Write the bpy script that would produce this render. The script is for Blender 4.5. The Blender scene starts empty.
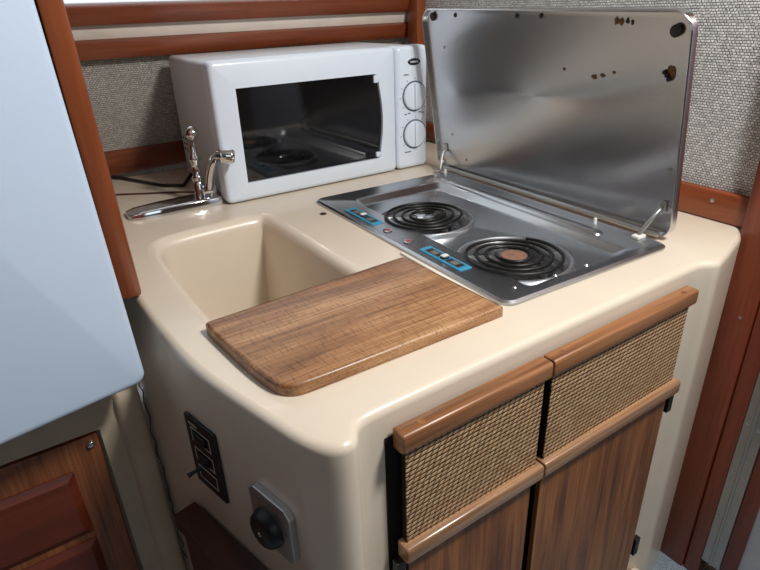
import bpy, bmesh, math, random
from mathutils import Vector, Matrix
random.seed(4)
S = bpy.context.scene
COL = S.collection
CAMH = 0.345
FLOOR = -0.735
CEIL = 1.12

# ------------------------------------------------------------------ materials
def srgb(r, g, b):
    f = lambda c: (c/12.92 if c <= .04045 else ((c+.055)/1.055)**2.4)
    return (f(r/255), f(g/255), f(b/255), 1)

def new_mat(name):
    m = bpy.data.materials.new(name); m.use_nodes = True
    nt = m.node_tree
    b = nt.nodes['Principled BSDF']
    return m, nt, b

def N(nt, t, **kw):
    n = nt.nodes.new(t)
    for k, v in kw.items():
        if k in n.inputs: n.inputs[k].default_value = v
        else: setattr(n, k, v)
    return n

def ramp(nt, stops, interp='LINEAR'):
    r = nt.nodes.new('ShaderNodeValToRGB'); r.color_ramp.interpolation = interp
    e = r.color_ramp.elements
    while len(e) < len(stops): e.new(.5)
    for x, (p, c) in zip(e, stops): x.position = p; x.color = c
    return r

def coords(nt, scale=(1, 1, 1), rot=(0, 0, 0), loc=(0, 0, 0)):
    tc = nt.nodes.new('ShaderNodeTexCoord'); mp = nt.nodes.new('ShaderNodeMapping')
    mp.inputs['Scale'].default_value = scale; mp.inputs['Rotation'].default_value = rot
    mp.inputs['Location'].default_value = loc
    nt.links.new(tc.outputs['Object'], mp.inputs['Vector'])
    return mp.outputs['Vector']

def bump(nt, b, h, strength=.3, dist=.001):
    n = N(nt, 'ShaderNodeBump', Strength=strength, Distance=dist)
    nt.links.new(h, n.inputs['Height']); nt.links.new(n.outputs['Normal'], b.inputs['Normal'])

def plain(name, c, rough=.5, metal=0, noise=.05, nscale=30, coat=0, spec=.5):
    m, nt, b = new_mat(name)
    nz = N(nt, 'ShaderNodeTexNoise', Scale=nscale, Detail=3.0)
    nt.links.new(coords(nt), nz.inputs['Vector'])
    d = tuple(max(0, v*(1-noise)) for v in c[:3])+(1,); u = tuple(min(1, v*(1+noise)) for v in c[:3])+(1,)
    r = ramp(nt, [(.3, d), (.7, u)])
    nt.links.new(nz.outputs['Fac'], r.inputs['Fac']); nt.links.new(r.outputs['Color'], b.inputs['Base Color'])
    b.inputs['Roughness'].default_value = rough; b.inputs['Metallic'].default_value = metal
    b.inputs['Coat Weight'].default_value = coat; b.inputs['Specular IOR Level'].default_value = spec
    return m

def wood(name, dark, mid, light, axis=0, freq=60, stretch=14, rough=.4, coat=.1, fine=.5, pores=0):
    """grain runs along axis"""
    m, nt, b = new_mat(name)
    sc = [freq]*3; sc[axis] = freq/stretch
    v = coords(nt, tuple(sc))
    n1 = N(nt, 'ShaderNodeTexNoise', Scale=1.0, Detail=5.0, Roughness=.6, Distortion=.6)
    nt.links.new(v, n1.inputs['Vector'])
    r = ramp(nt, [(.28, dark), (.5, mid), (.72, light)])
    nt.links.new(n1.outputs['Fac'], r.inputs['Fac'])
    sc2 = [freq*7]*3; sc2[axis] = freq*7/40
    n2 = N(nt, 'ShaderNodeTexNoise', Scale=1.0, Detail=2.0)
    nt.links.new(coords(nt, tuple(sc2)), n2.inputs['Vector'])
    r2 = ramp(nt, [(.36, (.45, .4, .36, 1)), (.55, (1, 1, 1, 1))])
    nt.links.new(n2.outputs['Fac'], r2.inputs['Fac'])
    mx = N(nt, 'ShaderNodeMix', data_type='RGBA', blend_type='MULTIPLY'); mx.inputs[0].default_value = fine
    nt.links.new(r.outputs['Color'], mx.inputs[6]); nt.links.new(r2.outputs['Color'], mx.inputs[7])
    out = mx.outputs[2]
    if pores:   # short dark knife cuts in all directions
        for k, (ang, st) in enumerate([(.35, 9), (-.5, 11), (1.3, 8)]):
            n3 = N(nt, 'ShaderNodeTexNoise', Scale=1.0, Detail=1.0)
            nt.links.new(coords(nt, (420, 420/st*1.0, 420), (0, 0, ang), (k*3.1, 0, 0)), n3.inputs['Vector'])
            r3 = ramp(nt, [(.30, (.36, .26, .18, 1)), (.40, (1, 1, 1, 1))])
            nt.links.new(n3.outputs['Fac'], r3.inputs['Fac'])
            m3 = N(nt, 'ShaderNodeMix', data_type='RGBA', blend_type='MULTIPLY'); m3.inputs[0].default_value = pores
            nt.links.new(out, m3.inputs[6]); nt.links.new(r3.outputs['Color'], m3.inputs[7]); out = m3.outputs[2]
    nt.links.new(out, b.inputs['Base Color'])
    b.inputs['Roughness'].default_value = rough; b.inputs['Coat Weight'].default_value = coat
    b.inputs['Coat Roughness'].default_value = .25
    bump(nt, b, n2.outputs['Fac'], .15, .0006)
    return m

def weave(name, tan, tan2, dark, w, h, plane='XZ', shear=0, rough=.7, mort=.0012, strength=.8, wob=.25):
    m, nt, b = new_mat(name)
    tc = nt.nodes.new('ShaderNodeTexCoord'); sp = nt.nodes.new('ShaderNodeSeparateXYZ')
    nt.links.new(tc.outputs['Object'], sp.inputs[0])
    a, c = ('X', 'Z') if plane == 'XZ' else ('Y', 'Z')
    ma = N(nt, 'ShaderNodeMath', operation='MULTIPLY_ADD'); ma.inputs[1].default_value = shear
    nt.links.new(sp.outputs[c], ma.inputs[0]); nt.links.new(sp.outputs[a], ma.inputs[2])
    cb = nt.nodes.new('ShaderNodeCombineXYZ')
    nt.links.new(ma.outputs[0], cb.inputs[0]); nt.links.new(sp.outputs[c], cb.inputs[1])
    nz = N(nt, 'ShaderNodeTexNoise', Scale=160.0, Detail=2.0)
    nt.links.new(cb.outputs[0], nz.inputs['Vector'])
    sub = N(nt, 'ShaderNodeVectorMath', operation='MULTIPLY_ADD')
    sub.inputs[1].default_value = (w*wob*2, h*wob, 0)
    nt.links.new(nz.outputs['Color'], sub.inputs[0]); nt.links.new(cb.outputs[0], sub.inputs[2])
    br = nt.nodes.new('ShaderNodeTexBrick'); br.offset = .5; br.squash = 1
    br.inputs['Scale'].default_value = 1
    br.inputs['Brick Width'].default_value = w; br.inputs['Row Height'].default_value = h
    br.inputs['Mortar Size'].default_value = mort; br.inputs['Mortar Smooth'].default_value = .9
    br.inputs['Color1'].default_value = tan; br.inputs['Color2'].default_value = tan2; br.inputs['Mortar'].default_value = dark
    nt.links.new(sub.outputs[0], br.inputs['Vector'])
    nt.links.new(br.outputs['Color'], b.inputs['Base Color'])
    inv = N(nt, 'ShaderNodeMath', operation='SUBTRACT'); inv.inputs[0].default_value = 1
    nt.links.new(br.outputs['Fac'], inv.inputs[1])
    bump(nt, b, inv.outputs[0], strength, .0015)
    b.inputs['Roughness'].default_value = rough
    return m

def steel(name, c=(.55, .56, .57, 1), r0=.18, r1=.34, stretch=(6, 6, 60), bmp=.02):
    m, nt, b = new_mat(name)
    n = N(nt, 'ShaderNodeTexNoise', Scale=1.0, Detail=1.0)
    nt.links.new(coords(nt, stretch), n.inputs['Vector'])
    mr = N(nt, 'ShaderNodeMapRange'); mr.inputs['To Min'].default_value = r0; mr.inputs['To Max'].default_value = r1
    nt.links.new(n.outputs['Fac'], mr.inputs['Value']); nt.links.new(mr.outputs[0], b.inputs['Roughness'])
    r = ramp(nt, [(0, tuple(v*.86 for v in c[:3])+(1,)), (1, c)])
    nt.links.new(n.outputs['Fac'], r.inputs['Fac']); nt.links.new(r.outputs['Color'], b.inputs['Base Color'])
    b.inputs['Metallic'].default_value = 1
    if bmp: bump(nt, b, n.outputs['Fac'], bmp, .002)
    return m

M = {}
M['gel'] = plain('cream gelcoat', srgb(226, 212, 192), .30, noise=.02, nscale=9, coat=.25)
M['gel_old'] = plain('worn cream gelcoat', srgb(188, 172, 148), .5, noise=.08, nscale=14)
M['caulk'] = plain('white caulk', srgb(236, 230, 218), .6)
M['fridge'] = plain('daylight tinted fridge laminate', srgb(198, 215, 236), .45, noise=.015, nscale=5)  # white laminate, with the cool daylight tint put into its base colour
M['mw'] = plain('white microwave plastic', srgb(222, 232, 244), .3, noise=.01, coat=.3)
M['mw_side'] = plain('painted microwave steel', srgb(216, 218, 222), .4, noise=.02)
M['glass_dark'] = plain('dark door glass', (.004, .004, .005, 1), .06, noise=0, coat=.25, spec=.7)
M['black'] = plain('black plastic', (.008, .008, .009, 1), .4, noise=.1)
M['gap_shade'] = plain('painted recess shade', (.006, .005, .005, 1), .9)  # flat near-black painted in for the shade inside gaps and slots
M['rubber'] = plain('dark rubber', srgb(62, 58, 54), .8)
M['ink'] = plain('grey print', srgb(96, 104, 116), .6)
M['print'] = plain('pale print', srgb(190, 184, 170), .6)
M['steel'] = steel('worn stainless', (.52, .53, .54, 1), .27, .27, (8, 8, 8), 0)
M['lid_steel'] = steel('brushed stainless', (.64, .64, .65, 1), .25, .25, (9, 9, 3), 0)
m_ = M['lid_steel']; nt_ = m_.node_tree; b_ = nt_.nodes['Principled BSDF']
b_.inputs['Anisotropic'].default_value = .8; b_.inputs['Anisotropic Rotation'].default_value = 0
tn_ = nt_.nodes.new('ShaderNodeTangent'); tn_.direction_type = 'RADIAL'; tn_.axis = 'Z'
nt_.links.new(tn_.outputs[0], b_.inputs['Tangent'])
M['chrome'] = steel('chrome', (.75, .75, .76, 1), .06, .14, (20, 20, 20), 0)
M['dull_metal'] = steel('dull metal', (.55, .54, .52, 1), .35, .5, (40, 40, 40), .02)
M['bowl'] = steel('heat darkened bowl', (.30, .29, .28, 1), .2, .35, (25, 25, 25), 0)
M['coil'] = plain('black heating coil', (.012, .012, .012, 1), .38, metal=.3)
M['rust'] = plain('rusty disc', srgb(150, 112, 92), .55, metal=.3, noise=.2, nscale=120)
M['soot'] = plain('burnt drip bowl', (.05, .045, .04, 1), .35, metal=.8, noise=.5, nscale=60)
M['blue'] = plain('blue control label', srgb(48, 152, 190), .4, noise=.04)
M['red'] = plain('red indicator lens', srgb(150, 62, 58), .3)
M['white'] = plain('white plastic', srgb(232, 230, 224), .4)
M['board'] = wood('cutting board wood', srgb(122, 84, 54), srgb(164, 118, 78), srgb(196, 152, 108), 0, 40, 9, .36, .1, .6, .45)
M['rail'] = wood('teak rail', srgb(112, 72, 42), srgb(158, 106, 66), srgb(184, 132, 88), 0, 45, 16, .36, .25, .4)
M['rail_pale'] = wood('pale lower teak rail', srgb(132, 92, 62), srgb(172, 130, 94), srgb(200, 164, 130), 0, 45, 16, .26, .6, .4)  # paler brown and glossier than the upper rails
M['door'] = wood('brown door veneer', srgb(94, 54, 26), srgb(148, 92, 50), srgb(176, 118, 68), 2, 46, 12, .45, .1, .6)
M['trim'] = wood('varnished trim', srgb(100, 46, 24), srgb(126, 62, 34), srgb(142, 76, 44), 0, 30, 14, .35, .3, .25)
M['trim_v'] = wood('varnished upright', srgb(114, 54, 26), srgb(138, 70, 34), srgb(152, 82, 44), 2, 30, 14, .35, .3, .2)
M['trim_y'] = wood('varnished side trim', srgb(112, 52, 24), srgb(136, 66, 32), srgb(150, 78, 42), 1, 30, 14, .35, .3, .2)
M['bulk'] = wood('mahogany bulkhead', srgb(100, 42, 22), srgb(138, 62, 34), srgb(156, 76, 44), 2, 24, 14, .38, .25, .3)
M['locker'] = wood('locker door veneer', srgb(104, 58, 30), srgb(140, 82, 46), srgb(160, 100, 60), 2, 40, 10, .45, .1, .6)
M['panel'] = wood('mahogany raised panel', srgb(80, 30, 14), srgb(104, 42, 22), srgb(118, 52, 28), 0, 24, 14, .42, .15, .3)
M['dark_wood'] = wood('dark step wood', srgb(52, 28, 20), srgb(78, 42, 30), srgb(90, 52, 38), 1, 30, 14, .45, .1, .3)
M['cabin_wood'] = wood('cabin panelling', srgb(96, 54, 30), srgb(130, 78, 46), srgb(150, 94, 58), 2, 12, 14, .45, .1, .3)
M['rattan'] = weave('rattan weave', srgb(232, 192, 144), srgb(206, 160, 112), srgb(50, 28, 14),   .0082, .0060, 'XZ', -1.0, .55, .0017)
M['vinyl_r'] = weave('grey woven vinyl side', srgb(244, 242, 238), srgb(196, 194, 192), srgb(112, 114, 118), .0056, .0041, 'YZ', 0, .75, .0009, .8, .5)
M['vinyl_b'] = weave('grey woven vinyl back', srgb(214, 206, 196), srgb(180, 174, 166), srgb(104, 100, 96), .0062, .0042, 'XZ', 0, .75, .0008, .8, .5)
M['cream_strip'] = plain('cream track', srgb(232, 220, 208), .5)
M['carpet'] = plain('blue grey carpet', srgb(132, 146, 156), .95, noise=.5, nscale=420)
M['ceil'] = plain('ceiling vinyl', srgb(206, 200, 190), .8)
M['cabin_white'] = plain('cabin lining', srgb(150, 132, 116), .7)
M['door_white'] = plain('pale door panel', srgb(186, 190, 200), .5)
M['alu'] = steel('window aluminium', (.8, .81, .83, 1), .25, .4, (20, 20, 20), 0)
M['stain'] = plain('brown stain', srgb(116, 88, 58), .6, metal=.5, noise=.4, nscale=200)
gm, gnt, gb = new_mat('window glass')
gb.inputs['Transmission Weight'].default_value = 1; gb.inputs['Roughness'].default_value = .02; gb.inputs['IOR'].default_value = 1.1
M['glass'] = gm
for o_ in (): pass

# ------------------------------------------------------------------ helpers
ORG = {}
def link(name, bm, mat, parent=None, org=None, smooth=None):
    """bm in place coordinates -> ONE mesh object; smooth = auto-smooth angle in degrees"""
    if parent is not None:
        r = parent
        while r.parent: r = r.parent
        o3 = Vector(ORG[r.name])
    else:
        o3 = Vector(org) if org is not None else Vector((0, 0, 0))
    bmesh.ops.recalc_face_normals(bm, faces=bm.faces)
    bmesh.ops.translate(bm, vec=-o3, verts=bm.verts)
    if smooth:
        lim = math.radians(smooth)
        for f in bm.faces: f.smooth = True
        for e in bm.edges:
            if len(e.link_faces) == 2 and e.calc_face_angle(0) > lim: e.smooth = False
    me = bpy.data.meshes.new(name); bm.to_mesh(me); bm.free()
    for mm in (mat if isinstance(mat, (list, tuple)) else [mat]): me.materials.append(M[mm])
    o = bpy.data.objects.new(name, me); COL.objects.link(o)
    if parent is not None: o.parent = parent
    else:
        o.location = o3; ORG[o.name] = tuple(o3)
    return o

def tag(o, label, cat, group=None):
    o['label'] = label; o['category'] = cat
    if group: o['group'] = group
    return o

def thing(name, org, label, cat, group=None):
    o = bpy.data.objects.new(name, None); COL.objects.link(o); o.location = org
    o.empty_display_size = .05
    ORG[o.name] = tuple(org)
    return tag(o, label, cat, group)

def struct(name, bm, mat, smooth=None, org=None):
    o = link(name, bm, mat, None, org, smooth); o['kind'] = 'structure'; return o

def box(bm, x0, x1, y0, y1, z0, z1, bev=0, seg=2, mtx=None):
    vs = [bm.verts.new((x, y, z)) for x in (x0, x1) for y in (y0, y1) for z in (z0, z1)]
    fs = [(0, 1, 3, 2), (4, 6, 7, 5), (0, 4, 5, 1), (2, 3, 7, 6), (0, 2, 6, 4), (1, 5, 7, 3)]
    F = [bm.faces.new([vs[i] for i in f]) for f in fs]
    if bev:
        es = list({e for f in F for e in f.edges})
        r = bmesh.ops.bevel(bm, geom=es, offset=bev, segments=seg, profile=.5, affect='EDGES')
        vs = list({v for f in r['faces'] for v in f.verts} | {v for v in vs if v.is_valid})
    if mtx is not None:
        bmesh.ops.transform(bm, matrix=mtx, verts=[v for v in vs if v.is_valid])
    return bm
def B(*a, **k): return box(bmesh.new(), *a, **k)

def bridge(bm, A, Bv, closed=True):
    n = len(A)
    for i in range(n if closed else n-1):
        j = (i+1) % n
        bm.faces.new((A[i], A[j], Bv[j], Bv[i]))

def loft(bm, rings, cap0=False, cap1=False):
    R = [[bm.verts.new(p) for p in r] for r in rings]
    for a, b in zip(R, R[1:]): bridge(bm, a, b)
    if cap0: bm.faces.new(R[0])
    if cap1: bm.faces.new(R[-1])
    return R

def tube(bm, pts, r, n=8, caps=True):
    pts = [Vector(p) for p in pts]; rings = []
    up = None
    for i, p in enumerate(pts):
        t = (pts[min(i+1, len(pts)-1)]-pts[max(i-1, 0)]).normalized()
        if up is None:
            up = Vector((0, 0, 1)) if abs(t.z) < .9 else Vector((1, 0, 0))
        a = t.cross(up).normalized(); b = a.cross(t).normalized(); up = b
        rr = r[i] if isinstance(r, (list, tuple)) else r
        rings.append([p+rr*(math.cos(k*2*math.pi/n)*a+math.sin(k*2*math.pi/n)*b) for k in range(n)])
    loft(bm, rings, caps, caps)
    return bm

def lathe(bm, prof, org, axis=(0, 0, 1), n=24, cap0=True, cap1=True):
    """prof: list of (radius, height) along axis"""
    q = Vector((0, 0, 1)).rotation_difference(Vector(axis)); o = Vector(org)
    rings = [[o+q @ Vector((r*math.cos(k*2*math.pi/n), r*math.sin(k*2*math.pi/n), h)) for k in range(n)] for r, h in prof]
    loft(bm, rings, cap0, cap1); return bm

def rrect(x0, x1, y0, y1, r, n=6):
    P = []
    for cx, cy, a0 in ((x1-r, y1-r, 0), (x0+r, y1-r, 90), (x0+r, y0+r, 180), (x1-r, y0+r, 270)):
        for k in range(n+1):
            a = math.radians(a0+90*k/n); P.append((cx+r*math.cos(a), cy+r*math.sin(a)))
    return P

def chaikin(P, it=2, keep=()):
    for _ in range(it):
        Q = []
        n = len(P)
        for i in range(n):
            a, b = P[i], P[(i+1) % n]
            Q.append(tuple(.75*u+.25*v for u, v in zip(a, b))); Q.append(tuple(.25*u+.75*v for u, v in zip(a, b)))
        P = Q
    return P

def normals2(P):
    out = []
    n = len(P)
    for i in range(n):
        a, b = P[i-1], P[(i+1) % n]
        t = Vector((b[0]-a[0], b[1]-a[1])).normalized()
        out.append(Vector((t.y, -t.x)))           # outward for CCW
    return out

def inset(P, d):
    return [(p[0]-n.x*d, p[1]-n.y*d) for p, n in zip(P, normals2(P))]

def fill_rings(bm, loops):
    """flat face with holes; loops are lists of existing verts"""
    es = []
    for L in loops:
        for i in range(len(L)):
            a, b = L[i], L[(i+1) % len(L)]
            e = bm.edges.get((a, b)) or bm.edges.new((a, b)); es.append(e)
    bmesh.ops.triangle_fill(bm, use_beauty=True, use_dissolve=False, edges=es)

def slab(P, z0, z1, r=.004, seg=3):
    """plate with outline P and rounded top edge"""
    bm = bmesh.new(); rings = [[(x, y, z0) for x, y in P]]
    for k in range(seg+1):
        a = math.pi/2*k/seg
        Q = inset(P, r*(1-math.cos(a)))
        rings.append([(x, y, z1-r+r*math.sin(a)) for x, y in Q])
    loft(bm, rings, True, True); return bm

# ------------------------------------------------------------------ setting
def room():
    struct('floor', B(-1.0, 1.9, -1.5, 1.6, FLOOR-.03, FLOOR), 'carpet')
    struct('ceiling', B(-1.0, 1.9, -1.5, 1.6, CEIL, CEIL+.03), 'ceil')
    # right side: woven vinyl wall from the bulkhead back
    bm = bmesh.new(); wl = [(.9855, .3965), (1.012, .3965), (1.068, 1.52), (1.0405, 1.52)]; loft(bm, [[(x, y, FLOOR) for x, y in wl], [(x, y, CEIL) for x, y in wl]], True, True)
    struct('wall_right', bm, 'vinyl_r')
    struct('wall_left', B(-1.03, -1.0, -1.5, 1.6, FLOOR, CEIL), 'cabin_wood')
    struct('wall_front', B(-1.0, 1.9, -1.53, -1.5, FLOOR, CEIL), 'cabin_white')
    # back wall leans inward towards the top, with the window opening in it
    bm = bmesh.new()
    def lean(x0, x1, z0, z1, t0=0, t1=.03):
        y = lambda z: 1.475-.333*z
        vs = [bm.verts.new((x, y(z)+t, z)) for x in (x0, x1) for t in (t0, t1) for z in (z0, z1)]
        for f in [(0, 1, 3, 2), (4, 6, 7, 5), (0, 4, 5, 1), (2, 3, 7, 6), (0, 2, 6, 4), (1, 5, 7, 3)]:
            bm.faces.new([vs[i] for i in f])
    lean(-1.0, 1.03, FLOOR, .345); lean(-1.0, .14, .345, .74); lean(.93, 1.03, .345, .74); lean(-1.0, 1.03, .74, CEIL)
    struct('wall_back', bm, 'vinyl_b')
    def rail(name, x0, x1, z0, z1, t, mat, bev=.005):
        L = math.atan(.333); z = (z0+z1)/2; y = 1.475-.333*z
        mt = Matrix.Translation((0, y, z)) @ Matrix.Rotation(L, 4, 'X')
        h = (z1-z0)/2/math.cos(L)
        return struct(name, B(x0, x1, -t, .001, -h, h, bev=bev, mtx=mt), mat, 40)
    rail('trim_1', .12, .999, .008, .064, .016, 'trim')
    rail('trim_2', .105, 1.03, .268, .303, .022, 'trim')
    rail('trim_3', .105, 1.03, .303, .332, .008, 'cream_strip', .001)
    rail('trim_4', .105, 1.03, .332, .368, .022, 'trim')
    # corner upright between back and right walls
    struct('trim_5', B(1.002, 1.0305, 1.30, 1.345, .0008, CEIL, bev=.004, mtx=None), 'trim_v', 40)
    # side trim along the foot of the right wall
    bm = bmesh.new(); box(bm, -.019, -.0008, .0008, .90, .0006, .0505, bev=.005, mtx=Matrix.Translation((.9855, .3965, 0)) @ Matrix.Rotation(-math.atan(.055/1.1235), 4, 'Z'))
    o = struct('trim_6', bm, 'trim_y', 40)
    bm = bmesh.new(); lathe(bm, [(.0035, 0), (.0035, .001), (.002, .0018)], (.9695, .455, .034), (-1, 0, 0), 12)
    link('screw', bm, 'dull_metal', o, smooth=40)
    # post closing the left bulkhead
    LM = Matrix(((1, 0, -.022, 0), (0, 1, 0, 0), (0, 0, 1, 0), (0, 0, 0, 1)))
    struct('trim_7', B(.088, .1155, .758, .795, .002, CEIL, bev=.005, mtx=LM), 'trim_v', 40)
    struct('wall_galley', B(.088, .100, .796, 1.09, .001, CEIL, mtx=LM), 'bulk')['kind'] = 'structure'
    # window
    bm = bmesh.new()
    L = math.atan(.333); zc = .531; mt = Matrix.Translation((.535, 1.475-.333*zc, zc)) @ Matrix.Rotation(L, 4, 'X') @ Matrix.Rotation(math.pi/2, 4, 'X')
    hw, hh = .394, .188
    outer = rrect(-hw, hw, -hh, hh, .03); inn = rrect(-hw+.02, hw-.02, -hh+.014, hh-.014, .025)
    R = loft(bm, [[(x, y, -.01) for x, y in outer], [(x, y, .012) for x, y in outer], [(x, y, .012) for x, y in inn], [(x, y, -.01) for x, y in inn]])
    bridge(bm, R[-1], R[0])
    bmesh.ops.transform(bm, matrix=mt, verts=bm.verts)
    w = struct('window_1', bm, 'alu', 30)
    bm = bmesh.new(); box(bm, -hw+.019, hw-.019, -hh+.013, hh-.013, -.002, .002)
    bmesh.ops.transform(bm, matrix=mt, verts=bm.verts); link('pane', bm, 'glass', w)
    bm = bmesh.new(); box(bm, -hw+.006, -hw+.02, -hh+.0, hh, .0125, .022, bev=.003); bmesh.ops.transform(bm, matrix=mt, verts=bm.verts)
    link('sliding_latch_bar', bm, 'white', w)
    # right bulkhead and the hinged door beyond it
    bm = B(.957, .985, .343, .396, FLOOR+.001, CEIL-.001, bev=.003); o = struct('trim_8', bm, 'bulk', 40)
    struct('trim_9', B(.960, .985, .313, .3415, FLOOR+.001, CEIL-.001, bev=.003), 'bulk', 40)
    for i, z in enumerate((-.145, .1)):
        bm = bmesh.new(); lathe(bm, [(.003, 0), (.003, .0006), (.0015, .0012)], (.957, .362, z), (-1, 0, 0), 10)
        link('screw', bm, 'dull_metal', o, smooth=40)
    struct('wall_passage', B(.99, 1.01, -1.5, .36, FLOOR, CEIL), 'cabin_white')
    # door with mahogany edge stile and pale panel
    d = struct('door_1', B(.966, .984, -.42, .282, FLOOR+.02, CEIL-.05, bev=.003), 'door_white')
    link('door_stile', B(.960, .9665, .251, .2785, FLOOR+.02, CEIL-.05, bev=.002), 'bulk', d, smooth=40)
    # cover piano hinge
    p = thing('piano_hinge', (.958, .296, -.68), 'long metal piano hinge running up the mahogany bulkhead by the pale door', 'hinge')
    link('leaf', B(.9585, .9600, .299, .3125, -.68, .5), 'dull_metal', p)
    link('leaf', B(.9585, .9600, .279, .2935, -.68, .5), 'dull_metal', p)
    bm = bmesh.new(); tube(bm, [(.9585, .2963, -.68), (.9585, .2963, .5)], .003, 10); link('knuckle', bm, 'dull_metal', p, smooth=40)
    for i in range(9):
        for y in (.306, .2865):
            bm = bmesh.new(); lathe(bm, [(.0028, 0), (.0028, .0006), (.0014, .0014)], (.9585, y, -.665+i*.11+(.003 if y > .3 else 0)), (-1, 0, 0), 10)
            link('screw', bm, 'chrome', p, smooth=40)
room()

# ------------------------------------------------------------------ galley counter
TOP = [(.10, 1.30), (.10, 1.0), (.104, .85), (.105, .77), (.106, .67), (.112, .57), (.119, .524), (.131, .47), (.142, .425), (.151, .388), (.159, .366), (.169, .351),
       (.181, .3435), (.193, .3435), (.201, .349), (.206, .358), (.213, .365), (.232, .367), (.35, .367), (.5, .367), (.65, .367), (.77, .367), (.787, .366), (.797, .361), (.807, .354), (.819, .352), (.836, .356),
       (.87, .3645), (.91, .3755), (.94, .384), (.956, .393), (.9665, .3975), (.9845, .398), (.9855, .42), (1.0, .8), (1.012, 1.1), (1.010, 1.27), (1.0, 1.29), (.99, 1.36), (.98, 1.445), (.6, 1.445), (.3, 1.445), (.12, 1.445), (.105, 1.43)]
# base outline: the left side runs straight and slanting under the moulded lip
def base_pt(p):
    x, y = p
    if x < .16 and y < .80: return (.155-.2256*(y-.37), y)
    if x < .16: return (.058+(y-.8)*.05, y)
    return (x, y)
BASE = [base_pt(p) for p in TOP]
def counter():
    c = thing('galley_counter', (.53, .9, FLOOR), 'moulded cream fibreglass galley counter with sunken sink and cabinet doors in front', 'counter')
    T = chaikin(TOP, 2); Bs = chaikin(BASE, 2)
    bm = bmesh.new(); r = .010
    rings = []
    def mix(t): return [(a[0]*(1-t)+b[0]*t, a[1]*(1-t)+b[1]*t) for a, b in zip(T, Bs)]
    for z, t in ((FLOOR+.0005, 1), (-.4, 1), (-.16, 1), (-.12, .95), (-.09, .8), (-.065, .55), (-.045, .3), (-.028, .1), (-r, 0)):
        rings.append([(x, y, z) for x, y in mix(t)])
    for k in range(1, 7):
        a = math.pi/2*k/6; Q = inset(T, r*(1-math.cos(a)))
        rings.append([(x, y, -r+r*math.sin(a)) for x, y in Q])
    R = loft(bm, rings)
    sink = sink_ring(0)
    sv = [bm.verts.new((x, y, 0)) for x, y in sink]
    ca, sa = math.cos(math.radians(2.2)), math.sin(math.radians(2.2))
    hv = [bm.verts.new((x, y, 0)) for x, y in [(.655+(x-.655)*ca+(y-.71)*sa, .71-(x-.655)*sa+(y-.71)*ca) for x, y in rrect(.497, .811, .438, .967, .012, 4)]]
    for L in (sv, hv):
        for i in range(len(L)): bm.edges.new((L[i], L[(i+1) % len(L)]))
    fill_rings(bm, [R[-1], sv, hv])
    link('countertop_moulding', bm, 'gel', c, smooth=50)
    # sink
    bm = bmesh.new(); rings = []
    rr = .020
    for k in range(7):
        a = math.pi/2*k/6
        rings.append([(x, y, -rr+rr*math.cos(a)) for x, y in sink_ring(rr*math.sin(a))])
    for d, z in ((.026, -.10), (.032, -.19)): rings.append([(x, y, z) for x, y in sink_ring(d)])
    for k in range(1, 6):
        a = math.pi/2*k/5; rings.append([(x, y, -.19-.03*math.sin(a)) for x, y in sink_ring(.032+.03*(1-math.cos(a)))])
    R = loft(bm, rings); bm.faces.new(R[-1])
    link('sink_basin', bm, 'gel', c, smooth=60)
    bm = bmesh.new(); lathe(bm, [(.022, 0), (.024, .002), (.018, .003), (.016, .0005)], (.27, .72, -.2202), n=20); link('drain', bm, 'chrome', c, smooth=40)
    # small plugged hole in the worktop, caulk beside the stove
    bm = bmesh.new(); lathe(bm, [(.0065, 0), (.0065, .0012), (.005, .002)], (.475, .904, -.0004), n=16); link('plug', bm, 'black', c, smooth=40)
    # thin black sheet behind the fronts, painted shade for the gaps around them
    link('gap_shade_sheet', B(.240, .766, .3655, .3675, -.63, -.036), 'gap_shade', c)
    # fronts
    XS = ((.2475, .4585), (.4615, .757))
    for i, (x0, x1) in enumerate(XS):
        a0 = x0+(.006 if i == 0 else .004); a1 = x1-(.007 if i == 0 else .010)
        dr = link('drawer_front', B(a0, a1, .351, .358, -.176, -.036), 'gap_shade', c)
        link('rattan_panel', B(a0, a1, .3495, .3512, -.176, -.045), 'rattan', dr)
        link('handle_rail', rail_mb(x0, x1, .3445, .3625, -.0478, -.0235), 'rail', dr, smooth=40)
        for xx in ((x0+.028, ) if i == 0 else (x0+.022, x1-.025)):
            bm = bmesh.new(); lathe(bm, [(.004, 0), (.004, .0006)], (xx, .3535, -.0240), n=12); link('wood_plug', bm, 'door', dr)
        dd = link('cabinet_door', B(a0+.001, a1-.004, .3495, .3575, -.60, -.178, bev=.001), 'door', c)
        dd['label'] = 'brown veneer door below the rattan front'
        link('edge_rail', rail_mb(x0, x1-(.0 if i == 0 else .0), .340, .3585, -.1975, -.174), 'rail_pale', dd, smooth=40)
        hx = .2445 if i == 0 else .7565
        for z in ((-.215,) if i == 0 else (-.215, -.535)):
            bm = box(bmesh.new(), hx-.006, hx+.006, .348, .3575, z-.022, z+.018, bev=.001)
            h = link('hinge', bm, 'black', dd)
            bm = bmesh.new(); tube(bm, [(hx-(.005 if i == 0 else -.005), .3455, z-.021), (hx-(.005 if i == 0 else -.005), .3455, z+.012)], .004, 10); link('hinge_pin', bm, 'black', dd, smooth=40) if False else bm.free()
    # moulded toe skirt
    link('toe_skirt', B(.225, .80, .336, .3655, FLOOR+.0005, FLOOR+.105, bev=.010), 'gel', c, smooth=40)
    return c

def sink_ring(d):
    P = [(.158, .60), (.176, .47), (.195, .450), (.39, .450), (.400, .465), (.401, .66), (.402, .80), (.402, .95), (.394, .982), (.36, .990), (.24, .985), (.19, .975), (.165, .945), (.157, .88), (.153, .70)]
    P = chaikin(P, 3)
    if d: P = inset(P, d)
    return P

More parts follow.
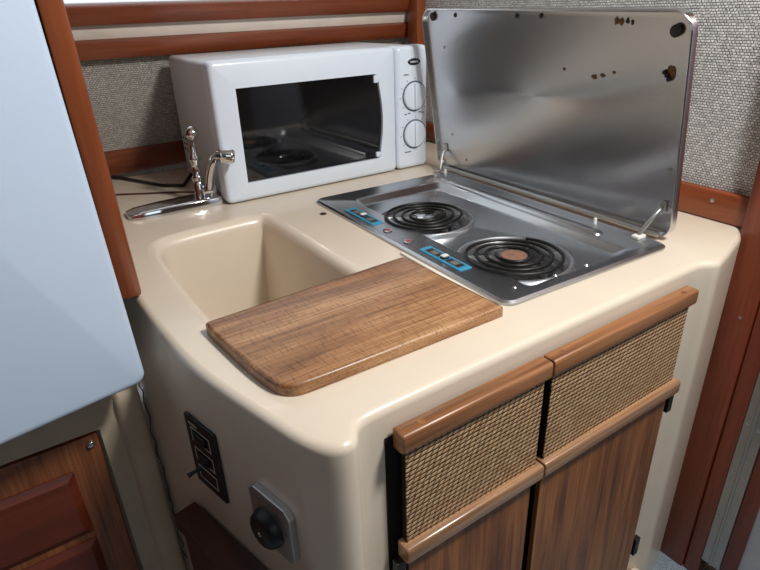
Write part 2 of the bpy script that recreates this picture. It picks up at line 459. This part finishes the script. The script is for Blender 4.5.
def rail_mb(x0, x1, y0, y1, z0, z1):
    """rail with rounded front edges and eased ends"""
    prof = [(y1, z1), (y0+.004, z1), (y0+.0017, z1-.0007), (y0+.0005, z1-.0022), (y0, z1-.0045), (y0, z0+.006), (y0+.0008, z0+.003), (y0+.003, z0+.0008), (y0+.007, z0), (y1, z0)]
    bm = bmesh.new(); rings = []
    cy, cz = (y0+y1)/2, (z0+z1)/2
    for x, s in ((x0, .90), (x0+.0008, .97), (x0+.002, 1), (x1-.002, 1), (x1-.0008, .97), (x1, .90)):
        rings.append([(x, cy+(y-cy)*s if y < y1 else y, cz+(z-cz)*s) for y, z in prof])
    loft(bm, rings, True, True); return bm
counter()

# cutting board
P = [(.154, .612), (.152, .609), (.1535, .575), (.160, .49), (.166, .456), (.172, .441), (.183, .433), (.20, .431), (.30, .429), (.40, .427), (.454, .426), (.4585, .4265), (.459, .431), (.458, .50), (.4555, .60), (.4545, .622), (.452, .6255), (.447, .6255), (.30, .619), (.159, .6125)]
P = chaikin(P, 1)
cb = slab(P, .0006, .0145, .0045, 4)
tag(link('cutting_board', cb, 'board', None, (.30, .52, 0), 40), 'scored brown wooden cutting board covering the front half of the sink', 'cutting board')

# bead of caulk lies between the stove and the board
tag(link('caulk_bead', B(.4690, .4755, .437, .66, .0004, .0035, bev=.0012, mtx=Matrix.Translation((.4725, .55, 0)) @ Matrix.Rotation(math.radians(-2.2), 4, 'Z') @ Matrix.Translation((-.4725, -.55, 0))), 'caulk', None, (.49, .55, 0), 40), 'thin white caulk bead along the stove edge beside the cutting board', 'caulk')

# ------------------------------------------------------------------ cooktop
def cooktop():
    c = thing('electric_cooktop', (.655, .71, 0), 'two burner stainless electric cooktop sunk in counter with its lid standing open', 'cooktop')
    bm = bmesh.new()
    X0, X1, Y0, Y1 = .4865, .818, .430, .975
    sp = [(X0, X1, Y0, Y1, .018, .0006), (X0, X1, Y0, Y1, .018, .0035), (X0+.004, X1-.004, Y0+.004, Y1-.004, .015, .006), (X0+.009, X1-.01, Y0+.009, Y1-.01, .012, .0045),
          (.545, .760, Y0+.020, Y1-.045, .012, .0045), (.550, .755, Y0+.026, Y1-.052, .012, .002), (.556, .748, Y0+.033, Y1-.060, .014, -.006), (.562, .742, Y0+.040, Y1-.066, .014, -.0075)]
    R = loft(bm, [[(x, y, z) for x, y in rrect(a, b, d, e, r, 6)] for a, b, d, e, r, z in sp])
    cs = ((.6050, .764), (.606, .543))
    holes = []
    for cx, cy in cs:
        holes.append([bm.verts.new((cx+.0835*math.cos(t*math.pi/24), cy+.0835*math.sin(t*math.pi/24), -.0075)) for t in range(48)])
    # the tray floor is a flat sheet; burners rise out of it
    holes = []
    loose = [v for v in bm.verts if not v.link_faces]
    for v in loose: bm.verts.remove(v)
    bm.faces.new(R[-1])
    link('drip_tray', bm, 'steel', c, smooth=35)
    # embossed rib on the hinge side
    bm = bmesh.new(); rings = [[(x, y, z) for x, y in rrect(.772-w, .772+w, .53-w, .90+w, w*.98, 5)] for w, z in ((.012, .004), (.010, .007), (.006, .0088), (.002, .0092))]
    loft(bm, rings, False, True); link('embossed_rib', bm, 'steel', c, smooth=40)
    for bi, (cx, cy) in enumerate(cs):
        zb = -.0075
        bm = bmesh.new()
        lathe(bm, [(.0875, 0), (.0872, .0055), (.0855, .0082), (.0815, .0082), (.0795, .0050), (.0790, .0015)], (cx, cy, zb), n=64, cap0=False, cap1=False)
        link('trim_ring', bm, 'alu', c, smooth=40)
        bm = bmesh.new(); lathe(bm, [(.0792, .0016), (.074, .0012), (.055, .0008), (.03, .0005), (.006, .0005)], (cx, cy, zb), n=48, cap0=False)
        link('drip_bowl', bm, 'bowl', c, smooth=40)
        # spiral coil
        pts = []; turns = 3.7; n = 170
        for i in range(n+1):
            a = 2*math.pi*turns*i/n; q = a/(2*math.pi); k = math.floor(q); fr = min(1, max(0, (q-k-.72)/.28)); fr = fr*fr*(3-2*fr)
            rad = .0265+.0148*(k+fr)
            a += .3 if bi == 0 else 2.4
            pts.append((cx+rad*math.cos(a), cy+rad*math.sin(a), .0045))
        end = Vector(pts[-1]); pts.append((end.x, end.y, -.003))
        bm = bmesh.new(); tube(bm, pts, .0027, 8); link('heating_coil', bm, 'coil', c, smooth=50)
        bm = bmesh.new(); lathe(bm, [((.0195 if bi else .017), 0), ((.0195 if bi else .017), .003), (.0155, .004)], (cx, cy, .0010), n=28)
        d = link('medallion', bm, 'rust' if bi else 'chrome', c, smooth=40)
        if bi: d['label'] = 'rusty brown centre disc'
        bm = bmesh.new()
        for k in range(3):
            a = 2*math.pi*k/3+.4
            m = Matrix.Translation((cx, cy, 0)) @ Matrix.Rotation(a, 4, 'Z')
            box(bm, .012, .0745, -.002, .002, -.005, .0018, mtx=m)
        link('coil_support', bm, 'dull_metal', c)
    # control strip: two blue labels with slotted knobs, two indicator lamps
    for (y0, y1) in ((.778, .880), (.543, .643)):
        x0, x1 = .504, .526
        bl = link('control_label', slab(rrect(x0, x1, y0, y1, .002, 3), .0044, .0053, .0003, 1), 'blue', c)
        ym = (y0+y1)/2; xm = (x0+x1)/2
        link('label_border', frame_mb(x0+.0035, x1-.0035, y0+.008, y1-.008, .0012, .0052, .0056), 'ink', bl)
        for s in (-1, 1):
            bm = box(bmesh.new(), xm-.006, xm+.006, ym+s*.024-.015, ym+s*.024+.015, .0052, .0062, bev=.0004); link('slot', bm, 'black', bl)
            for q in range(3):
                link('print_mark', B(xm-.0015+(q-1)*.0035, xm-.0005+(q-1)*.0035, ym+s*.024-.008, ym+s*.024+.006, .0062, .0064), 'print', bl)
        bm = bmesh.new(); lathe(bm, [(.0070, 0), (.0068, .002), (.006, .0028)], (xm, ym, .0053), n=20); k = link('control_knob', bm, 'black', c, smooth=40)
        link('pointer', B(xm-.0055, xm+.0055, ym-.0042, ym+.0042, .0080, .0098, bev=.0006), 'white', k)
    for y in (.741, .680):
        bm = bmesh.new(); lathe(bm, [(.0078, 0), (.0078, .0012), (.006, .0016)], (.510, y, .0044), n=20); lm = link('indicator_lamp', bm, 'chrome', c, smooth=40)
        bm = bmesh.new(); lathe(bm, [(.0056, .0010), (.0052, .0018), (.003, .0024)], (.510, y, .0044), n=16); link('lamp_lens', bm, 'red', lm, smooth=40)
    # rubber rests and fixing screws
    for x, y in ((.806, .56), (.806, .965)):
        bm = bmesh.new(); lathe(bm, [(.003, 0), (.003, .009), (.002, .010)], (x, y, .0045), n=12); link('lid_rest', bm, 'white', c, smooth=40)
    for x, y in ((.53, .462), (.60, .457), (.66, .455)):
        bm = bmesh.new(); lathe(bm, [(.003, 0), (.002, .001)], (x, y, .0046), n=10); link('screw', bm, 'chrome', c, smooth=40)
    # --- lid: a shallow pan standing on the hinge line, tipped slightly over the burners
    tilt = math.atan2(.050, .327)
    mt = Matrix.Translation((.832, .7285, .002)) @ Matrix.Rotation(math.radians(.6), 4, 'Z') @ Matrix.Rotation(-tilt, 4, 'Y') @ Matrix(((0, 0, 1, 0), (1, 0, 0, 0), (0, 1, 0, 0), (0, 0, 0, 1)))
    # local: x -> along hinge (world y), y -> up, z -> away from the burners
    H = .333; W = .2865
    bm = bmesh.new()
    def rg(d, z, r): return [(x, y, z) for x, y in rrect(-W+d, W-d, d, H-d, r, 8)]
    rings = [rg(.0065, .011, .022), rg(.0050, .0105, .023), rg(.0036, .003, .024), rg(.0028, .0006, .025), rg(.0015, 0, .027), rg(.0004, .001, .0285), rg(0, .003, .029), rg(0, .012, .029), rg(.004, .016, .026)]
    R = loft(bm, rings)
    bm.faces.new(R[0]); bm.faces.new(R[-1])
    for v in bm.verts: v.co.y *= 1+.045*v.co.x; v.co.x += (.006 if v.co.x > 0 else 0)
    bmesh.ops.transform(bm, matrix=mt, verts=bm.verts)
    lid = link('lid', bm, 'lid_steel', c, smooth=40)
    def on_lid(y, z):       # world (y, z) near the lid -> local
        return y-.7285, (z-.002)/math.cos(tilt)
    def disc(name, y, z, r, h, mat, prof=None):
        lx, ly = on_lid(y, z); b = bmesh.new()
        lathe(b, [(r, 0), (r, h*.7), (r*.7, h)], (lx, ly, .011), (0, 0, -1), 16)
        bmesh.ops.transform(b, matrix=mt, verts=b.verts); return link(name, b, mat, lid, smooth=40)
    disc('rubber_bumper', .992, .319, .0078, .006, 'rubber'); disc('rubber_bumper', .470, .300, .0082, .006, 'rubber')
    for y, z in ((.925, .321), (.762, .319), (.708, .319)): disc('hole_plug', y, z, .0042, .0015, 'black')
    for y, z in ((.462, .110), (.522, .042), (.970, .085), (.968, .262), (.93, .036)): disc('rivet', y, z, .0028, .0015, 'dull_metal')
    def patch(name, pts, mat, z=.0106, zt=.0112):
        b = bmesh.new(); loft(b, [[(x, y, zt) for x, y in pts], [(x, y, z) for x, y in pts]], True, True)
        bmesh.ops.transform(b, matrix=mt, verts=b.verts); return link(name, b, mat, lid)
    def blob(y, z, ry, rz, n=14, j=.3):
        lx, ly = on_lid(y, z)
        return [(lx+ry*(1+random.uniform(-j, j))*math.cos(2*math.pi*i/n), ly+rz*(1+random.uniform(-j, j))*math.sin(2*math.pi*i/n)) for i in range(n)]
    patch('stain', blob(.473, .246, .007, .011, 20, .12), 'stain')
    for dy, dz in ((0, 0), (.004, .004), (-.003, -.005)):
        disc('latch_remnant', .478+dy, .243+dz, .0032, .004, 'black')
    for y, z, a in ((.556, .311, .004), (.546, .3115, .003), (.538, .310, .003), (.564, .312, .004)): patch('adhesive_mark', blob(y, z, a, a*1.3), 'black' if y < .555 else 'stain')
    for y, z, a in ((.585, .235, .004), (.60, .232, .005), (.565, .241, .003), (.66, .24, .003)): patch('stain', blob(y, z, a, a*.8), 'stain')
    # folding lid stays
    for y, s in ((.476, 1), (.985, -1)):
        b = bmesh.new(); tube(b, [(.806, y+.001*s, .010), (.809, y, .016), (.815, y-.006*s, .030), (.822, y-.010*s, .042), (.832, y-.011*s, .050), (.839, y-.011*s, .052)], .0034, 8)
        st = link('lid_stay', b, 'dull_metal', c, smooth=50)
        link('stay_foot', B(.796, .816, y-.006, y+.008, .0045, .0105, bev=.002), 'white' if s == 1 else 'dull_metal', st, smooth=40)
        b = bmesh.new(); box(b, -.006, .006, -.009, .009, -.003, .0, bev=.001)
        lx, ly = on_lid(y-.011*s, .052)
        bmesh.ops.transform(b, matrix=mt @ Matrix.Translation((lx, ly, .0105)), verts=b.verts); link('stay_bracket', b, 'dull_metal', lid, smooth=40)
    b = bmesh.new(); tube(b, [(.830, .46, .0085), (.830, 1.0, .0085)], .0036, 10); link('hinge_rod', b, 'dull_metal', c, smooth=40)
    return c

def frame_mb(x0, x1, y0, y1, w, z0, z1):
    bm = bmesh.new()
    o = [(x0, y0), (x1, y0), (x1, y1), (x0, y1)]; i = [(x0+w, y0+w), (x1-w, y0+w), (x1-w, y1-w), (x0+w, y1-w)]
    R = loft(bm, [[(x, y, z0) for x, y in o], [(x, y, z1) for x, y in o], [(x, y, z1) for x, y in i], [(x, y, z0) for x, y in i]])
    bridge(bm, R[-1], R[0]); return bm
CT = cooktop(); CT.rotation_euler.z = math.radians(-2.2)

# ------------------------------------------------------------------ microwave
def microwave():
    m = thing('microwave_oven', (.36, 1.086, 0), 'white countertop microwave oven with black window and two dials', 'microwave')
    ang = math.radians(-1.0)
    mt = Matrix.Translation((.3530, 1.064, 0)) @ Matrix.Rotation(ang, 4, 'Z')
    W, D, Z0, Z1 = .490, .290, .002, .2655
    def T(bm): bmesh.ops.transform(bm, matrix=mt, verts=bm.verts); return bm
    # shell behind the front frame
    link('casing', T(B(.006, W-.004, .028, D, Z0+.004, Z1-.003, bev=.010, seg=3)), 'mw_side', m, smooth=40)
    def front(name, x0, x1, hole=None, rl=.014, rr=.014, mat='mw'):
        """front piece with soft edges; local x, z; y = depth"""
        bm = bmesh.new()
        def outl(d):
            a = rrect(x0+d, x1-d, Z0+d, Z1-d, max(.004, rl-d), 6); return a
        rings = [[(x, .034, z) for x, z in outl(0)], [(x, .010, z) for x, z in outl(0)], [(x, .005, z) for x, z in outl(.0012)], [(x, .0018, z) for x, z in outl(.004)], [(x, 0, z) for x, z in outl(.009)]]
        R = loft(bm, rings, True, False)
        if hole:
            hv = [bm.verts.new((x, 0, z)) for x, z in hole]
            fill_rings(bm, [R[-1], hv])
            h2 = [bm.verts.new((x, .007, z)) for x, z in hole]; bridge(bm, hv, h2)
        else: bm.faces.new(R[-1])
        return link(name, T(bm), mat, m, smooth=45)
    hole = [(.046, .038), (.351, .038), (.3595, .042), (.360, .052)]
    for k in range(9):
        t = k/8; hole.append((.360+.0075*math.sin(math.pi*t), .056+(.193-.056)*t))
    hole += [(.360, .199), (.3585, .209), (.351, .2155), (.046, .2155)]
    dr = front('door', 0, .4035, hole, .012)
    bm = bmesh.new(); loft(bm, [[(x, .0065, z) for x, z in rrect(.044, .378, .040, .226, .003, 2)], [(x, .009, z) for x, z in rrect(.044, .378, .040, .226, .003, 2)]], True, True)
    w = link('window', T(bm), 'glass_dark', dr)
    # grip recess at the right edge of the window
    for z0, z1 in ((.1975, .2125), (.0415, .0525)): link('grip_lug', T(B(.348, .3595, -.0005, .0064, z0, z1, bev=.002)), 'mw', dr, smooth=40)
    cp = front('control_panel', .4055, W, None, .012)
    bm = bmesh.new(); lathe(bm, [(.0165, 0), (.0165, .001), (.015, .0016)], (0, 0, 0), (0, -1, 0), 28)
    bmesh.ops.scale(bm, vec=(1, 1, .42), verts=bm.verts); bmesh.ops.translate(bm, vec=(.4515, -.0002, .2325), verts=bm.verts)
    bd = link('badge', T(bm), 'black', cp, smooth=40)
    for q in range(7): link('badge_mark', T(B(.4415+q*.003, .4433+q*.003, -.0022, -.0016, .2307, .2343)), 'mw', bd)
    for z in (.161, .0785):
        bm = bmesh.new(); lathe(bm, [(.0325, 0), (.0325, .0010), (.0298, .0014)], (.452, 0, z), (0, -1, 0), 40); link('dial_ring', T(bm), 'ink', cp, smooth=40)
        bm = bmesh.new(); lathe(bm, [(.0295, .0008), (.0293, .004), (.028, .0060), (.024, .0068)], (.452, 0, z), (0, -1, 0), 40); k = link('dial', T(bm), 'mw', cp, smooth=40)
        link('grip_bar', T(B(.4475, .4565, -.0115, -.0062, z-.027, z+.027, bev=.002)), 'mw', k, smooth=40)
        for j in range(9):
            a = math.radians(215-j*32); cx, cz = .452+.0375*math.cos(a), z+.0375*math.sin(a)
            mm = Matrix.Translation((cx, 0, cz)) @ Matrix.Rotation(-a, 4, 'Y')
            bm = B(-.002, .002, -.0006, .0002, -.0005, .0005, mtx=mm); link('tick_mark', T(bm), 'ink', cp)
    for x0, x1, z in ((.424, .437, .207), (.425, .431, .124), (.434, .441, .1255), (.463, .471, .1255), (.424, .442, .040), (.472, .478, .124)):
        link('print_mark', T(B(x0, x1, -.0005, .0002, z-.0012, z+.0012)), 'ink', cp)
    # vent slots on the left flank
    for i in range(3):
        for j in range(5):
            bm = box(bmesh.new(), .0052, .0068, D-.020-j*.019-.007, D-.020-j*.019, .066+i*.012, .070+i*.012); link('vent_slot', T(bm), 'gap_shade', m)
    for x in (.03, W-.03):
        for y in (.045, D-.03):
            bm = bmesh.new(); lathe(bm, [(.009, 0), (.009, .0125)], (x, y, .0004), n=14); link('foot', T(bm), 'black', m)
microwave()

# ------------------------------------------------------------------ faucet and cords
def faucet():
    f = thing('sink_faucet', (.30, 1.115, 0), 'chrome galley faucet on a long tapered deck plate left of the microwave', 'faucet')
    bm = bmesh.new(); rings = []
    for x, y0, y1, h in ((.176, 1.112, 1.136, .006), (.179, 1.104, 1.144, .009), (.195, 1.098, 1.150, .012), (.24, 1.093, 1.152, .0145), (.30, 1.089, 1.150, .016), (.345, 1.0885, 1.146, .016), (.3485, 1.0895, 1.142, .015)):
        c = (y0+y1)/2; w = (y1-y0)/2
        y0 -= .006; h += .002; rings.append([(x, y0, .0005), (x, y0, h*.80), (x, y0+w*.05, h*.90), (x, y0+w*.3, h*.96), (x, c, h), (x, y1-w*.3, h*.86), (x, y1-w*.08, h*.7), (x, y1, h*.5), (x, y1, .0005)])
    loft(bm, rings, True, True); link('deck_plate', bm, 'chrome', f, smooth=45)
    link('valve_block', B(.318, .347, 1.100, 1.128, .012, .040, bev=.004), 'chrome', f, smooth=40)
    bm = bmesh.new(); lathe(bm, [(.0125, .0), (.0115, .028), (.009, .032), (.0125, .036), (.0125, .041), (.009, .045), (.0085, .070), (.0115, .075), (.0115, .080), (.007, .086), (.006, .108)], (.320, 1.122, .012), (0, 0, 1), 20)
    link('valve_stem', bm, 'chrome', f, smooth=40)
    bm = bmesh.new(); lathe(bm, [(.004, -.0135), (.009, -.010), (.0128, -.004), (.0135, 0), (.0128, .004), (.009, .010), (.003, .0135)], (.322, 1.118, .138), (0, 0, 1), 22)
    link('ball_knob', bm, 'chrome', f, smooth=50)
    pts = [(.333, 1.106, .03), (.336, 1.098, .055), (.339, 1.080, .082), (.344, 1.066, .098), (.347, 1.054, .1035), (.352, 1.043, .1030)]
    bm = bmesh.new(); tube(bm, pts, [.009, .0085, .0085, .009, .0105, .0115], 14); sp = link('spout', bm, 'chrome', f, smooth=60)
    bm = bmesh.new(); d = Vector((.85, -.5, -.1)).normalized(); lathe(bm, [(.012, 0), (.0138, .001), (.0138, .021), (.0125, .023), (.011, .0225), (.0105, .018)], (.3475, 1.0465, .1035), d, 22); link('aerator', bm, 'chrome', sp, smooth=40)
faucet()
bm = bmesh.new(); tube(bm, [(.205, 1.448, .0045), (.23, 1.42, .0045), (.262, 1.35, .0045), (.29, 1.29, .0045), (.325, 1.26, .0045), (.385, 1.372, .0045)], .0036, 8)
tag(link('power_cord', bm, 'black', None, (.26, 1.35, 0), 60), 'black power cord lying behind the faucet beside the microwave', 'cord')
bm = bmesh.new(); tube(bm, [(.182, 1.30, .0024), (.24, 1.262, .0024), (.30, 1.225, .0024), (.33, 1.20, .0024), (.345, 1.18, .0024)], .0018, 8)
tag(link('thin_cord', bm, 'dark_wood', None, (.26, 1.24, 0), 60), 'thin brown cord on the counter nearer the faucet than the black one', 'cord')

# ------------------------------------------------------------------ fridge and locker on the left
def left_side():
    f = thing('refrigerator', (-.2, .65, -.06), 'white built-in refrigerator with rounded door corner above the wooden locker', 'refrigerator')
    u = Vector((-.153, -.028)).normalized(); ang = math.atan2(.028, .153)
    mt = Matrix(((1, 0, -.030, 0), (0, 1, 0, 0), (0, 0, 1, 0), (0, 0, 0, 1))) @ Matrix.Translation((.0785, .636, -.001)) @ Matrix.Rotation(ang, 4, 'Z')
    bm = bmesh.new()
    def ring(d, y, r): return [(x, y, z) for x, z in rrect(-.50+d, 0-d, -.052+d, .98-d, r, 6)]
    loft(bm, [ring(0, .042, .012), ring(0, .006, .012), ring(.0015, .0025, .012), ring(.004, .0008, .011), ring(.008, 0, .009)], True, True)
    bmesh.ops.transform(bm, matrix=mt, verts=bm.verts); link('door', bm, 'fridge', f, smooth=40)
    bm = bmesh.new(); box(bm, -.49, -.012, .0425, .056, -.040, .97, bev=.002); bmesh.ops.transform(bm, matrix=mt, verts=bm.verts); link('door_gasket', bm, 'rubber', f)
    link('body', B(-.43, .030, .702, 1.08, -.052, .98, bev=.004), 'gap_shade', f)
    l = thing('side_locker', (-.2, .70, FLOOR), 'cream moulded locker with a wooden panelled door under the refrigerator', 'locker')
    # moulded frame with an opening
    bm = bmesh.new()
    o = [(-.50, FLOOR+.0005), (.0730, FLOOR+.0005), (.0730, -.058), (-.50, -.058)]
    i = [(-.44, -.66), (.017, -.66), (.017, -.138), (-.44, -.138)]
    R = loft(bm, [[(x, .722, z) for x, z in o], [(x, .70, z) for x, z in o], [(x, .70, z) for x, z in i], [(x, .720, z) for x, z in i]], True, True)
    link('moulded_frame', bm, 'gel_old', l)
    bm = bmesh.new()
    prof = [(.040, .702), (.0425, .695), (.048, .691), (.056, .690), (.066, .691), (.072, .695), (.0735, .702)]
    loft(bm, [[(x, y, FLOOR+.001) for x, y in prof], [(x, y, -.11) for x, y in prof], [(x, y+.004, -.098) for x, y in prof], [(x, .703, -.093) for x, y in prof]], True, True)
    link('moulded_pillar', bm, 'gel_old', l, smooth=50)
    d = link('locker_door', B(-.43, .0125, .700, .718, -.655, -.143, bev=.002), 'locker', l)
    for z0, z1 in ((-.292, -.186), (-.42, -.305)):
        bm = bmesh.new()
        def rg(dd, y): return [(x, y, z) for x, z in ((-.38+dd, z0+dd), (-.026-dd, z0+dd), (-.026-dd, z1-dd), (-.38+dd, z1-dd))]
        loft(bm, [rg(0, .7005), rg(0, .698), rg(.003, .6965), rg(.010, .693), rg(.012, .693)], True, True); link('raised_panel', bm, 'panel', d)
    bm = bmesh.new(); lathe(bm, [(.0055, 0), (.0055, .002), (.004, .004), (.002, .0046)], (.0025, .7, -.155), (0, -1, 0), 16); link('door_catch', bm, 'chrome', d, smooth=40)
    # split caulk seam where the locker meets the counter
    pts = []
    z = -.075
    while z > -.42:
        pts.append((.0765+random.uniform(-.0022, .0022), .694+random.uniform(-.001, .001), z)); z -= random.uniform(.008, .02)
    bm = bmesh.new(); tube(bm, pts, [random.uniform(.0005, .0013) for _ in pts], 6)
    tag(link('split_seam', bm, 'rubber', None, (.0765, .70, -.42), None), 'dark split seam between the cream locker pillar and the counter side', 'seam')
    s = thing('wooden_ledge', (.1, .5, FLOOR), 'dark wooden ledge low against the left side of the counter', 'ledge')
    q = [(.0965, .612), (.066, .605), (.106, .40), (.150, .385)]
    def zz(z, g=0): return [(x-g, y, z) for x, y in q]
    bm = bmesh.new(); loft(bm, [zz(-.262), zz(-.243), [(x-.0006, y, -.240) for x, y in q]], True, True); link('tread', bm, 'dark_wood', s)
    q2 = [(.085, .60), (.072, .60), (.110, .40), (.125, .395)]
    bm = bmesh.new(); loft(bm, [[(x, y, FLOOR+.0005) for x, y in q2], [(x, y, -.262) for x, y in q2]], True, True); link('riser', bm, 'dark_wood', s)
left_side()

# panels on the slanted side of the counter
def side_frame(y):
    """matrix: local x along the counter side towards the viewer, local y up, local z out of it"""
    d = Vector((.2256, -1, 0)).normalized(); n = Vector((-1, -.2256, 0)).normalized()
    x = .155-.2256*(y-.37)
    return lambda z: Matrix(((d.x, 0, n.x, x), (d.y, 0, n.y, y), (0, 1, 0, z), (0, 0, 0, 1)))
def side_panels():
    mt = side_frame(.556)(-.1305)
    T = lambda bm: (bmesh.ops.transform(bm, matrix=mt, verts=bm.verts), bm)[1]
    s = thing('switch_panel', tuple(mt.translation), 'black switch panel with pale outlines on the left side of the counter', 'switch panel')
    link('plate', T(slab(rrect(-.0325, .0325, -.052, .052, .002, 3), .0006, .004, .001, 2)), 'black', s)
    for cy, sx in ((.028, .0), (-.002, .0), (-.030, -.004)):
        fr = frame_mb(-.021, .019, cy-.010, cy+.010, .0012, .0039, .0044); link('printed_outline', T(fr), 'print', s)
    for cy in (.028, -.002): link('rocker', T(B(-.012, .010, cy-.006, cy+.006, .0038, .007, bev=.001)), 'black', s)
    link('print_mark', T(B(-.024, -.006, .0415, .044, .0039, .0043)), 'print', s)
    bm = bmesh.new(); tube(bm, [(-.018, -.026, .003), (-.019, -.027, .012), (-.021, -.029, .020)], [.003, .0022, .0032], 10); link('toggle', T(bm), 'black', s, smooth=50)
    mt2 = side_frame(.428)(-.138)
    T2 = lambda bm: (bmesh.ops.transform(bm, matrix=mt2, verts=bm.verts), bm)[1]
    k = thing('rotary_switch', tuple(mt2.translation), 'black rotary switch knob on a square grey metal plate on counter side', 'switch')
    pl = [(-.034, -.03), (-.026, -.037), (.026, -.037), (.034, -.03), (.034, .028), (.026, .037), (-.026, .037), (-.034, .03)]
    link('plate', T2(slab(pl, .0006, .008, .0015, 2)), 'dull_metal', k)
    bm = bmesh.new(); lathe(bm, [(.0235, 0), (.0235, .003), (.022, .006), (.0205, .010), (.017, .0125), (.008, .0132)], (-.004, -.006, .0076), (0, 0, 1), 28); kn = link('knob', T2(bm), 'black', k, smooth=40)
    bm = bmesh.new(); lathe(bm, [(.003, 0), (.002, .0012)], (-.004, -.006, .0206), (0, 0, 1), 12); link('screw', T2(bm), 'chrome', kn, smooth=40)
    for x0, y0, w in ((-.022, .026, .012), (-.004, .029, .010), (.012, .022, .008), (.024, .004, .004)):
        link('print_mark', T2(B(x0, x0+w, y0, y0+.003, .0079, .0083)), 'ink', k)
side_panels()

# ------------------------------------------------------------------ light
def area(name, loc, target, size, power, col=(1, 1, 1), size_y=None):
    l = bpy.data.lights.new(name, 'AREA'); l.energy = power; l.color = col; l.size = size
    if size_y: l.shape = 'RECTANGLE'; l.size_y = size_y
    o = bpy.data.objects.new(name, l); COL.objects.link(o); o.location = loc
    o.rotation_euler = (Vector(target)-Vector(loc)).to_track_quat('-Z', 'Y').to_euler(); return o
area('ceiling_lamp', (.66, -.06, .98), (.5, .6, 0), .16, 12, (1, .98, .945))
area('companionway_daylight', (-.25, -1.35, .75), (.1, .7, .25), .7, 2.0, (.74, .86, 1), .7)
w = bpy.data.worlds.new('sky'); S.world = w; w.use_nodes = True
bg = w.node_tree.nodes['Background']; bg.inputs['Color'].default_value = (.86, .93, 1, 1); bg.inputs['Strength'].default_value = 1.3

# ------------------------------------------------------------------ camera
cam = bpy.data.cameras.new('camera'); co = bpy.data.objects.new('camera', cam); COL.objects.link(co)
cam.sensor_width = 36; cam.lens = 573.94/760*36; cam.clip_start = .01
r = Vector((.8257101, -.5631467, -.03268978)); u = Vector((.27144811, .3458723, .89815827)); b = Vector((-.49448838, -.75049194, .43845536))
co.matrix_world = Matrix(((r.x, u.x, b.x, 0), (r.y, u.y, b.y, 0), (r.z, u.z, b.z, CAMH), (0, 0, 0, 1)))
S.camera = co
vs = S.view_settings
vs.view_transform = 'Standard'; vs.look = 'None'; vs.gamma = 1; vs.use_curve_mapping = False; vs.exposure = .3
